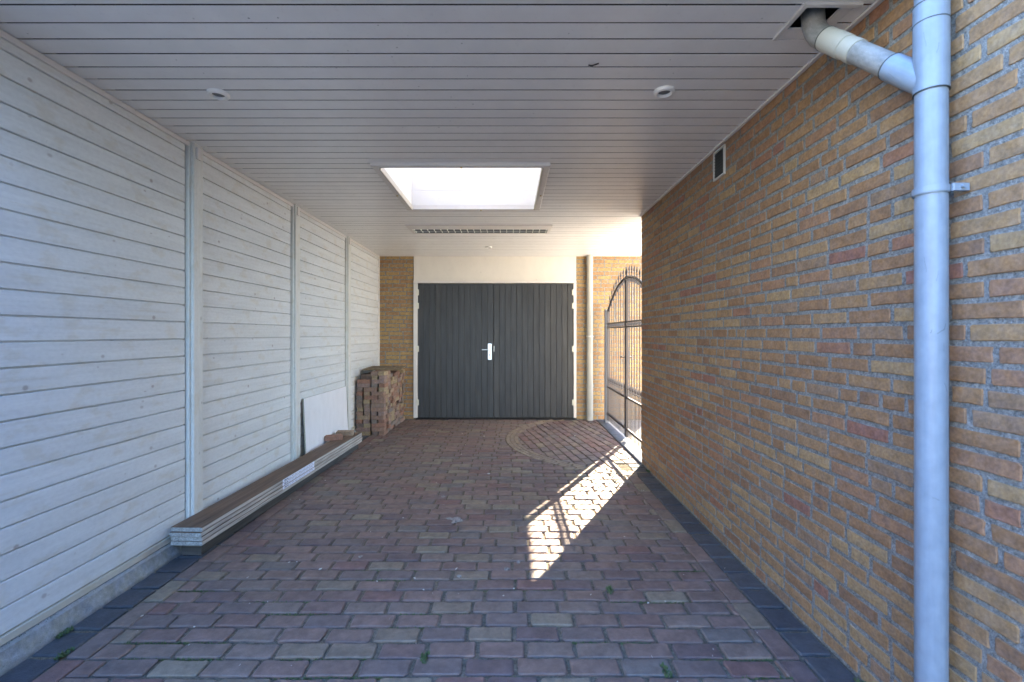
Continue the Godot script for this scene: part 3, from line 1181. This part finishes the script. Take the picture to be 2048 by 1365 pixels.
	for ring in 3:
		var rad := 1.53 + ring * .0535
		var a := 1.55
		while a < 4.75:
			var step := .2 / rad
			var mids := CC + Vector2(cos(a + step * .5), sin(a + step * .5)) * rad
			if mids.x < 1.31 and mids.y < BACK - .05 and mids.y > 4.38:
				var o := PackedVector2Array()
				for q in [[-.0235, 0.02], [-.0235, .5], [-.0235, .98], [.0235, .98], [.0235, .5], [.0235, .02]]:
					var aa: float = a + step * q[1]
					o.append(CC + Vector2(cos(aa), sin(aa)) * (rad + q[0]) - mids)
				var mb := MB.new()
				block(mb, o, P(mids.x, rng.randf_range(-.001, .0015), mids.y), Vector3.RIGHT, Vector3(0, 0, -1), .05, .005, .004)
				put(mb, "ring_brick", M["ring_%d" % rng.randi_range(0, 2)], pv)
			a += step + .008 / rad
	# dark edging stones along both walls and the dark kerb under the gate
	for side in 2:
		var dd := .42
		var end := BACK - .02 if side == 0 else CORNER - .02
		while dd < end:
			var l := minf(.166 + rng.randf_range(-.006, .006), end - dd + .01)
			if l < .05: break
			var x0 := -2.004 if side == 0 else 1.206
			var x1 := -1.852 if side == 0 else WALL_R - .008
			var mb := MB.new()
			block(mb, worn(x1 - x0, l - .003, .006, .010), P((x0 + x1) * .5, rng.randf_range(-.002, .003), dd + l * .5), Vector3(1, rng.randf_range(-.012, .012), 0).normalized(), Vector3(0, 0, -1), .05, .006, .005)
			put(mb, "edging_stone", M["edging_%d" % rng.randi_range(0, 2)], pv)
			dd += l + .008
	var dk := CORNER + .006
	while dk < BACK - .06:
		var l := minf(.33, BACK - .03 - dk)
		var mb := MB.new()
		block(mb, worn(.135, l, .002, .004), P(1.411, .006, dk + l * .5), Vector3.RIGHT, Vector3(0, 0, -1), .06, .004, .004)
		put(mb, "kerb_stone", M.kerb, pv)
		dk += l + .007
	put(rest, "far_paving", M.paver_v, pv).set_meta("kind", "stuff")

# ---- downpipes
func front_downpipe() -> void:
	var x := 1.290
	var d := 1.454
	var r := .0405
	var t := thing("downpipe", P(x, 0, d), "thick pale grey plastic downpipe with a branch pipe up into the ceiling", "downpipe")
	var mb := MB.new()
	bar(mb, P(x, .0, d), P(x, 2.085, d), r, 40)
	put(mb, "pipe", M.pipe_grey, t)
	mb = MB.new()
	bar(mb, P(x, 2.34, d), P(x, 3.3, d), r, 40)
	put(mb, "pipe", M.pipe_grey, t)
	# branch fitting
	mb = MB.new()
	bar(mb, P(x, 2.08, d), P(x, 2.346, d), r + .0035, 40)
	var b0 := P(x, 2.105, d)
	var b1 := P(1.185, 2.505, 1.845)
	var dir := (b1 - b0).normalized()
	bar(mb, b0, b0 + dir * .165, r + .001, 36)
	put(mb, "branch_fitting", M.pipe_grey, t)
	for q in [2.079, 2.29, 2.347]:
		mb = MB.new()
		bar(mb, P(x, q - .0015, d), P(x, q + .0015, d), r + .0042, 40)
		put(mb, "seal", M.rubber, t)
	mb = MB.new()
	bar(mb, b0 + dir * .167, b0 + dir * .36, r - .003, 36)
	put(mb, "branch_pipe", M.pipe_old, t)
	mb = MB.new()
	bar(mb, b0 + dir * .163, b0 + dir * .167, r + .002, 36)
	put(mb, "seal", M.rubber, t)
	mb = MB.new()
	bar(mb, b0 + dir * .33, b0 + dir * .36, r + .0005, 36)
	bar(mb, b0 + dir * .3605, b0 + dir * .388, r - .001, 36)
	bar(mb, b0 + dir * .3885, b0 + dir * .50, r + .0015, 36)
	put(mb, "socket", M.pipe_cream, t)
	mb = MB.new()
	bar(mb, b0 + dir * .4985, b0 + dir * .5025, r + .0025, 36)
	put(mb, "seal", M.rubber, t)
	mb = MB.new()
	var e0 := b0 + dir * .502
	tube(mb, PackedVector3Array([e0, e0 + dir * .035, e0 + dir * .06 + Vector3(0, .012, 0), e0 + dir * .075 + Vector3(0, .035, 0), e0 + dir * .08 + Vector3(0, .075, 0), e0 + dir * .08 + Vector3(0, .13, 0)]), r, 36)
	put(mb, "elbow", M.pipe_old, t)
	mb = MB.new()
	var hp := 2.352
	while hp < 2.43:
		var hl := rng.randf_range(.004, .013)
		var an := PI * .80
		for q in 2:
			var a0 := an + q * .05 + rng.randf_range(-.01, .01)
			var c0 := P(x, hp, d) + Vector3(cos(a0), 0, sin(a0)) * (r + .0006)
			var c1 := P(x, hp, d) + Vector3(cos(a0 + .04), 0, sin(a0 + .04)) * (r + .0006)
			mb.quad(c0, c1, c1 + Vector3(0, hl, 0), c0 + Vector3(0, hl, 0))
		hp += hl + rng.randf_range(.003, .008)
	put(mb, "printed_code", M.rubber, t)
	mb = MB.new()
	var hb := 1.775
	bar(mb, P(x, hb - .009, d), P(x, hb + .009, d), r + .006, 40)
	bar(mb, P(x, hb - .012, d), P(x, hb + .012, d), r + .0035, 40)
	box(mb, x + .02, WALL_R - .001, hb - .011, hb + .011, d - .053, d - .043, 1, .002)
	bar(mb, P(x + .045, hb, d - .042), P(x + .045, hb, d - .062), .005, 8)
	put(mb, "bracket", M.pipe_grey, t)

func rear_downpipe() -> void:
	var x := 1.237
	var d := BACK - .062
	var t := thing("downpipe", P(x, 0, d), "slim off white downpipe on the brick pier between garage door and gate", "downpipe")
	var r := .051
	var mb := MB.new()
	bar(mb, P(x, 0, d), P(x, .53, d), r, 28)
	put(mb, "pipe", M.pipe_cream, t)
	mb = MB.new()
	bar(mb, P(x, .53, d), P(x, CEIL - .002, d), r - .003, 28)
	put(mb, "pipe", M.pipe_cream, t)
	for h in [.53, 2.45]:
		mb = MB.new()
		bar(mb, P(x, h - .035, d), P(x, h + .035, d), r + .001, 28)
		put(mb, "collar", M.pipe_cream, t)
	for h in [1.3]:
		mb = MB.new()
		bar(mb, P(x, h - .011, d), P(x, h + .011, d), r + .003, 28)
		box(mb, x - .02, x + .02, h - .011, h + .011, d + .04, BACK - .001, 1)
		put(mb, "bracket", M.galvanised, t)

# ---- iron gate
func gate() -> void:
	var g := thing("iron_gate", P(GATE_X, 0, 5.93), "dark iron double gate with arched top and spear tips", "gate")
	var ends := [[7.05, 5.955], [4.855, 5.905]]
	var yh := func(dd: float) -> float:
		var q := clampf((dd - 5.93) / 1.11, -1, 1)
		return 1.68 + .36 * (1.0 - q * q)
	var mb := MB.new()
	box(mb, GATE_X - .03, GATE_X + .03, .008, 1.70, 7.115, 7.175, 1, .004)
	put(mb, "post", M.gate_post, g)
	mb = MB.new()
	box(mb, GATE_X - .034, GATE_X + .034, 1.7005, 1.708, 7.111, 7.179, 1, .002)
	put(mb, "post_cap", M.gate_post, g)
	mb = MB.new()
	box(mb, GATE_X - .02, GATE_X + .02, .008, 1.70, CORNER - .062 + .068, CORNER + .03, 1, .003)
	put(mb, "post", M.gate_post, g)
	for leaf in 2:
		var a: float = ends[leaf][0]
		var b: float = ends[leaf][1]
		var sg := signf(b - a)
		if leaf == 1:
			a = CORNER + .055
		var lf := Node3D.new()
		lf.name = "leaf"
		g.add_child(lf, true)
		for q in [a, b]:
			mb = MB.new()
			box(mb, GATE_X - .016, GATE_X + .016, .055, yh.call(q) + .005, q - .016, q + .016, 1, .003)
			put(mb, "stile", M.gate_iron, lf)
		for h in [[.14, .17], [.535, .56], [1.418, 1.434], [1.482, 1.498]]:
			mb = MB.new()
			box(mb, GATE_X - .014, GATE_X + .014, h[0], h[1], minf(a, b) + .0165, maxf(a, b) - .0165, 2, .002)
			put(mb, "rail", M.gate_iron, lf)
		mb = MB.new()
		var path := PackedVector3Array()
		for i in 15:
			var dd := lerpf(a, b, i / 14.0)
			path.append(P(GATE_X, yh.call(dd), dd))
		tube(mb, path, .016, 8)
		put(mb, "arch", M.gate_iron, lf)
		var n := 8
		for k in range(1, n):
			var dd := lerpf(a, b, float(k) / n)
			mb = MB.new()
			bar(mb, P(GATE_X, .055, dd), P(GATE_X, yh.call(dd) + .045, dd), .0065, 8)
			put(mb, "bar", M.gate_iron, lf)
			mb = MB.new()
			spear(mb, P(GATE_X, yh.call(dd) + .045, dd), .105)
			put(mb, "spear_tip", M.gate_iron, lf)
		for k in n:
			var dd := lerpf(a, b, (k + .5) / n)
			mb = MB.new()
			bar(mb, P(GATE_X, .055, dd), P(GATE_X, .62, dd), .0065, 8)
			spear(mb, P(GATE_X, .62, dd), .10)
			put(mb, "picket", M.gate_iron, lf)
			mb = MB.new()
			torus(mb, P(GATE_X, 1.458, dd), Vector3(0, 1, 0), Vector3(0, 0, 1), .020, .005)
			put(mb, "ring", M.gate_iron, lf)
			mb = MB.new()
			torus(mb, P(GATE_X, yh.call(dd) - .038, dd), Vector3(0, 1, 0), Vector3(0, 0, 1), .020, .005)
			put(mb, "ring", M.gate_iron, lf)
		for q in [b]:
			mb = MB.new()
			spear(mb, P(GATE_X, yh.call(q) + .005, q), .14)
			put(mb, "spear_tip", M.gate_iron, lf)
		if leaf == 0:
			mb = MB.new()
			box(mb, GATE_X - .024, GATE_X + .024, .90, 1.16, b - .043, b - .0165, 1, .004)
			var lk := put(mb, "lock_case", M.gate_iron, lf)
			mb = MB.new()
			for s in [-1, 1]:
				bar(mb, P(GATE_X + s * .028, 1.05, b - .03), P(GATE_X + s * .06, 1.05, b - .03), .009, 8)
				bar(mb, P(GATE_X + s * .056, 1.05, b - .03), P(GATE_X + s * .056, 1.045, b + .07), .008, 8)
			put(mb, "lever", M.gate_iron, lf)
		for h in [.3, 1.4]:
			mb = MB.new()
			bar(mb, P(GATE_X, h - .04, a - sg * .024), P(GATE_X, h + .04, a - sg * .024), .010, 8)
			put(mb, "hinge", M.gate_iron, lf)

func spear(mb: MB, o: Vector3, h: float) -> void:
	lathe(mb, o, PackedVector2Array([Vector2(.006, -.002), Vector2(.012, h * .08), Vector2(.006, h * .18), Vector2(.0135, h * .42), Vector2(.008, h * .7), Vector2(.0008, h)]), 8)

func wall_vent() -> void:
	var t := thing("wall_vent", P(WALL_R, 2.44, 3.07), "small square vent with white frame and dark mesh high in brick wall", "vent")
	var h0 := 2.348
	var h1 := 2.535
	var d0 := 2.99
	var d1 := 3.15
	var x := WALL_R - .001
	for q in [[h0, h0 + .010, d0, d1], [h1 - .010, h1, d0, d1], [h0 + .0105, h1 - .0105, d0, d0 + .010], [h0 + .0105, h1 - .0105, d1 - .010, d1]]:
		var mb := MB.new()
		box(mb, x - .012, x, q[0], q[1], q[2], q[3], 1, .0)
		put(mb, "frame", M.vent_frame, t)
	var mb := MB.new()
	box(mb, x - .004, x - .0005, h0 + .012, h1 - .012, d0 + .012, d1 - .012, 1)
	put(mb, "backing", M.black, t)
	for k in 7:
		mb = MB.new()
		var dd := lerpf(d0 + .016, d1 - .016, (k + .5) / 7.0)
		box(mb, x - .008, x - .0055, h0 + .0145, h1 - .0145, dd - .0015, dd + .0015, 1)
		put(mb, "bar", M.rubber, t)
	for k in 8:
		mb = MB.new()
		var h := lerpf(h0 + .016, h1 - .016, (k + .5) / 8.0)
		box(mb, x - .0105, x - .0085, h - .0012, h + .0012, d0 + .0145, d1 - .0145, 1)
		put(mb, "bar", M.rubber, t)

# ---- planks, sheet, bricks
func planks() -> void:
	rng.seed = 91
	var turn := Basis(Vector3.UP, -atan2(.10, 2.73))
	var at := P(-1.9315, 0, 2.834)
	var names := ["bottom plank of the timber stack lying along the white wall", "second plank from the bottom of the timber stack by the wall", "third plank from the bottom of the timber stack by the wall", "topmost brown faced plank of the timber stack along the white wall"]
	var y := .075
	for k in 4:
		var t := thing("timber_plank", at, names[k], "plank", "stacked planks by the wall")
		t.transform = Transform3D(turn, at + Vector3(rng.randf_range(-.002, .002), 0, 0))
		var l0 := rng.randf_range(.0, .010)
		var l1 := -2.73 + rng.randf_range(-.02, .02)
		var w := .0965
		var mb := MB.new()
		var off := Vector2(rng.randf() * 3, rng.randf() * 3)
		extrude(mb, PackedVector2Array([Vector2(-w + .003, y + .001), Vector2(w - .003, y + .001), Vector2(w, y + .004), Vector2(w, y + .0235), Vector2(w - .002, y + .0245), Vector2(-w + .002, y + .0245), Vector2(-w, y + .0235), Vector2(-w, y + .004)]), 2, l1, l0 - .002, off)
		put(mb, "core", M.plank_core, t, true)
		mb = MB.new()
		extrude(mb, rect(-w + .001, y + .0015, w - .001, y + .0243, .002), 2, l0 - .0018, l0 + .0004, off)
		put(mb, "sawn_end", M.plank_end, t, true)
		mb = MB.new()
		for gr in 3:
			var xa := lerpf(-w + .001, w - .001, gr / 3.0)
			var xb := lerpf(-w + .001, w - .001, (gr + 1) / 3.0)
			extrude(mb, rect(xa + (.0012 if gr > 0 else 0.0), y + .0246, xb, y + .0268, .0008), 2, l1 + .001, l0 - .001, off + Vector2(gr * .3, gr * .21))
		put(mb, "face", M.plank_face, t, true)
		if k > 0:
			# one strip of the printed band on each edge
			mb = MB.new()
			var za := -.93
			var zb := -1.49
			mb.quad(Vector3(w + .0006, y + .001, za), Vector3(w + .0006, y + .001, zb), Vector3(w + .0006, y + .0245, zb), Vector3(w + .0006, y + .0245, za), Vector2(0, 1), Vector2(1, 1), Vector2(1, 0), Vector2(0, 0))
			put(mb, "paper_label", M.print, t, true)
		y += .0275
	var t2 := thing("added_shadow_batten", at, "added dark strip standing in for the shadow under the timber stack", "shadow_batten")  # added spacer, coloured dark to draw the shadow line under the stack
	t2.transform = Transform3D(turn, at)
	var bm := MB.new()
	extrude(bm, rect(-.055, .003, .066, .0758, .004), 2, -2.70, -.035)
	put(bm, "shadow_strip", M.shadow_batten, t2, true)

func white_sheet() -> void:
	var lean := .055
	var b := P(-1.985, .0, 0)
	var t := thing("white_sheet", P(-2.0, .05, 5.25), "plain white board leaning on the timber wall behind the planks", "board")
	var mb := MB.new()
	# corners: foot and head, near and far
	var f0 := P(-2.003, .006, 4.655)
	var f1 := P(-2.003, .006, 5.855)
	var h0 := P(-2.036, .702, 4.655)
	var h1 := P(-2.036, .690, 5.855)
	var out := Vector3(.0125, .0008, 0)
	mb.quad(f0 + out, f1 + out, h1 + out, h0 + out, Vector2(0, 0), Vector2(1.2, 0), Vector2(1.2, .7), Vector2(0, .7))
	put(mb, "face", M.sheet_white, t)
	mb = MB.new()
	var o2 := out * .96
	mb.quad(h0, h1, f1, f0)
	mb.quad(f0, f0 + o2, h0 + o2, h0)
	mb.quad(f1 + o2, f1, h1, h1 + o2)
	mb.quad(h0 + o2, h1 + o2, h1, h0)
	mb.quad(f0, f1, f1 + o2, f0 + o2)
	put(mb, "edge", M.chipboard, t)

func loose_brick(mesh_: ArrayMesh, tr: Transform3D, label: String, group: String, tn := 0) -> void:
	var o := put(mesh_, "loose_brick", M["pile_%d" % tn])
	o.transform = tr
	tag(o, label, "brick", group)

func brick_pile() -> void:
	rng.seed = 113
	var L := .192
	var W := .094
	var H := .0525
	var shapes := []
	for i in 8:
		var mb := MB.new()
		var o := worn(L - .004, W - .004, .004, .010)
		block(mb, o, Vector3(0, H - .001, 0), Vector3.RIGHT, Vector3(0, 0, -1), H - .001, .006, .005)
		# underside
		var m := Vector3.ZERO
		for k in o.size():
			var p := o[k]
			var q := o[(k + 1) % o.size()]
			mb.flat(m, Vector3(q.x, 0, -q.y), Vector3(p.x, 0, -p.y))
		shapes.append(mb.mesh())
	var core := MB.new()
	var x0 := -2.030
	var d0 := 6.245
	var grp := "bricks stacked in the corner pile"
	var hue := ["reddish brown", "grey brown", "tan", "brick red", "dark grey", "yellowish", "dusky pink"]
	var nth := ["bottom", "second", "third", "fourth", "fifth", "sixth", "seventh", "eighth", "ninth", "tenth", "eleventh", "twelfth", "thirteenth", "fourteenth", "fifteenth", "top"]
	for k in 16:
		var y := k * H + .001
		var put_one := func(cx: float, cd: float, across: bool, face: String) -> void:
			var yaw := rng.randf_range(-.075, .075) + (PI if rng.randf() < .5 else 0.0) + (0.0 if across else PI * .5)
			var b := Basis(Vector3.UP, yaw).scaled_local(Vector3(rng.randf_range(.93, .99), rng.randf_range(.985, 1.0), rng.randf_range(.90, .985)))
			var tn := rng.randi_range(0, 6)
			var lb := "%s brick in the %s course of the corner pile, facing the %s" % [hue[tn], nth[k], face]
			loose_brick(shapes.pick_random(), Transform3D(b, P(cx, y, cd)), lb, grp, tn)
		# end towards the driveway: lengths and ends mixed
		var pat: Array = [["S", "S"], ["H", "H", "S"], ["S", "H", "H"], ["H", "H", "H", "H"], ["H", "S", "H"]].pick_random()
		var x := x0
		var long_last := false
		for q in pat:
			var wd := L + .002 if q == "S" else W + .002
			if not (k == 15 and x < x0 + .16) and not (k >= 14 and x < x0 + .05):
				if q == "S":
					put_one.call(x + wd * .5, d0 + W * .5 + rng.randf_range(-.020, .016), true, "planks")
				else:
					put_one.call(x + wd * .5, d0 + L * .5 + rng.randf_range(-.022, .016), false, "planks")
			x += wd
			long_last = q == "H"
		# flank towards the doors
		var dd := d0 + (L + .006 if long_last else W + .006)
		while dd < BACK - .06:
			var s_: bool = rng.randf() < .42 and dd + L < BACK - .02
			var top_cut: bool = (k == 15 and dd > 6.62) or (k == 14 and dd > 6.95 and rng.randf() < .6)
			if not top_cut and rng.randf() > .02:
				if s_:
					put_one.call(x - W * .5 + rng.randf_range(-.016, .016), dd + L * .5, false, "doors")
				else:
					put_one.call(x - L * .5 + rng.randf_range(-.022, .018), dd + W * .5, true, "doors")
			dd += (L if s_ else W) + rng.randf_range(.003, .010)
		if k < 15:
			box(core, x0 + .002, x - L - .03, y, y + H - .0012, d0 + L + .02, BACK - .02, 1, .004)
	var cr := put(core, "pile_core", M.pile_v)
	tag(cr, "bricks hidden inside the brick pile beside the garage", "bricks", "", "stuff")
	# half bricks standing between pile and wall, thin board on top, two bricks on the planks
	var pb := thing("thin_board", P(-1.8, 15.0 * H, 6.8), "thin weathered plywood offcut lying on top of the brick pile", "board")
	var mb := MB.new()
	extrude(mb, rect(-.27, -.006, .25, .006, .002), 2, -.34, .30)
	var ob := put(mb, "sheet", M.old_ply, pb, true)
	ob.transform = Transform3D(Basis(Vector3.UP, .12) * Basis(Vector3(1, 0, 0), .012), Vector3(.02, .062, 0))
	var b1 := Basis(Vector3.UP, .5)
	loose_brick(shapes[1], Transform3D(b1, P(-1.925, .1857, 5.17)), "single reddish loose brick on the planks before the leaning white board", "bricks on the planks", 3)
	loose_brick(shapes[2], Transform3D(Basis(Vector3.UP, .15), P(-1.875, .1857, 5.40)), "single tan loose brick at the far end of the planks by the pile", "bricks on the planks", 2)

# ---- crumbs, moss and weeds
func small_stuff() -> void:
	rng.seed = 131
	var mb := MB.new()
	for i in 150:
		var d := 1.7 + pow(rng.randf(), 1.4) * 5.2
		var x := rng.randf_range(-1.9, 1.25)
		var s := rng.randf_range(.002, .0065)
		if rng.randf() < .12: s *= 2.0
		block(mb, worn(s * 2, s * 1.6, s * .3, s * .4), P(x, s * .45 + .002, d), Vector3.RIGHT.rotated(Vector3.UP, rng.randf() * 6), Vector3(0, 0, -1), s * .6, s * .3, s * .2)
	tag(put(mb, "debris", M.crumb), "pale crumbs of mortar and leaf scattered over the paving", "debris", "", "stuff")
	mb = MB.new()
	for q in [[-.396, 3.42, .042], [-.44, 3.44, .02], [-.36, 3.40, .024], [-.40, 3.37, .02], [.05, 2.78, .012], [-.02, 2.70, .016], [-.28, 2.62, .013], [-.9, 2.85, .014], [-.55, 3.9, .016]]:
		var o := PackedVector2Array()
		for i in 14:
			o.append(Vector2.from_angle(TAU * i / 14.0) * q[2] * rng.randf_range(.55, 1.15))
		block(mb, o, P(q[0], .0058, q[1]), Vector3.RIGHT, Vector3(0, 0, -1), .006, .001, .0006)
	tag(put(mb, "paint_splashes", M.paint), "dried white paint splashes on the brick paving", "paint", "", "stuff")
	mb = MB.new()
	# moss grows in the joints of the near rows, thickest at both foot edges
	for i in 9000:
		var row := rng.randi_range(12, 21)
		var d := .5 + row * .1045 - .004 + rng.randf_range(-.004, .004)
		var x := rng.randf_range(-1.74, 1.1)
		var patch := sin(x * 3.1 + row * 1.7) + sin(x * 7.3 - row * .9) * .7
		if patch < .35 + (row - 12) * .06:
			continue
		leaf_tuft(mb, P(x, -.010, d), rng.randf_range(.004, .009), 3)
	for i in 1400:
		var d := 1.6 + pow(rng.randf(), 1.6) * .75
		var k := rng.randf()
		leaf_tuft(mb, P(WALL_L + .013 + k * .026, .084 - k * .072 + .001, d), rng.randf_range(.0015, .004), 3)
	for q in [[1.345, 1.72], [1.34, 1.80], [1.345, 4.62], [-1.99, 2.12], [-1.86, 1.98], [.52, 2.47], [.62, 1.88], [-.35, 1.95], [1.35, 1.64]]:
		for i in 40:
			leaf_tuft(mb, P(q[0] + rng.randf_range(-.015, .012), .0, q[1] + rng.randf_range(-.035, .035)), rng.randf_range(.006, .013), 3)
	tag(put(mb, "moss", M.moss), "green moss and tiny weeds growing in the paving joints", "moss", "", "stuff")

func leaf_tuft(mb: MB, o: Vector3, s: float, n: int) -> void:
	for k in n:
		var a := rng.randf() * TAU
		var q := Vector3(cos(a), rng.randf_range(.5, 1.4), sin(a)) * s
		var t := Vector3(-sin(a), 0, cos(a)) * s * .45
		mb.flat(o - t, o + t, o + q)
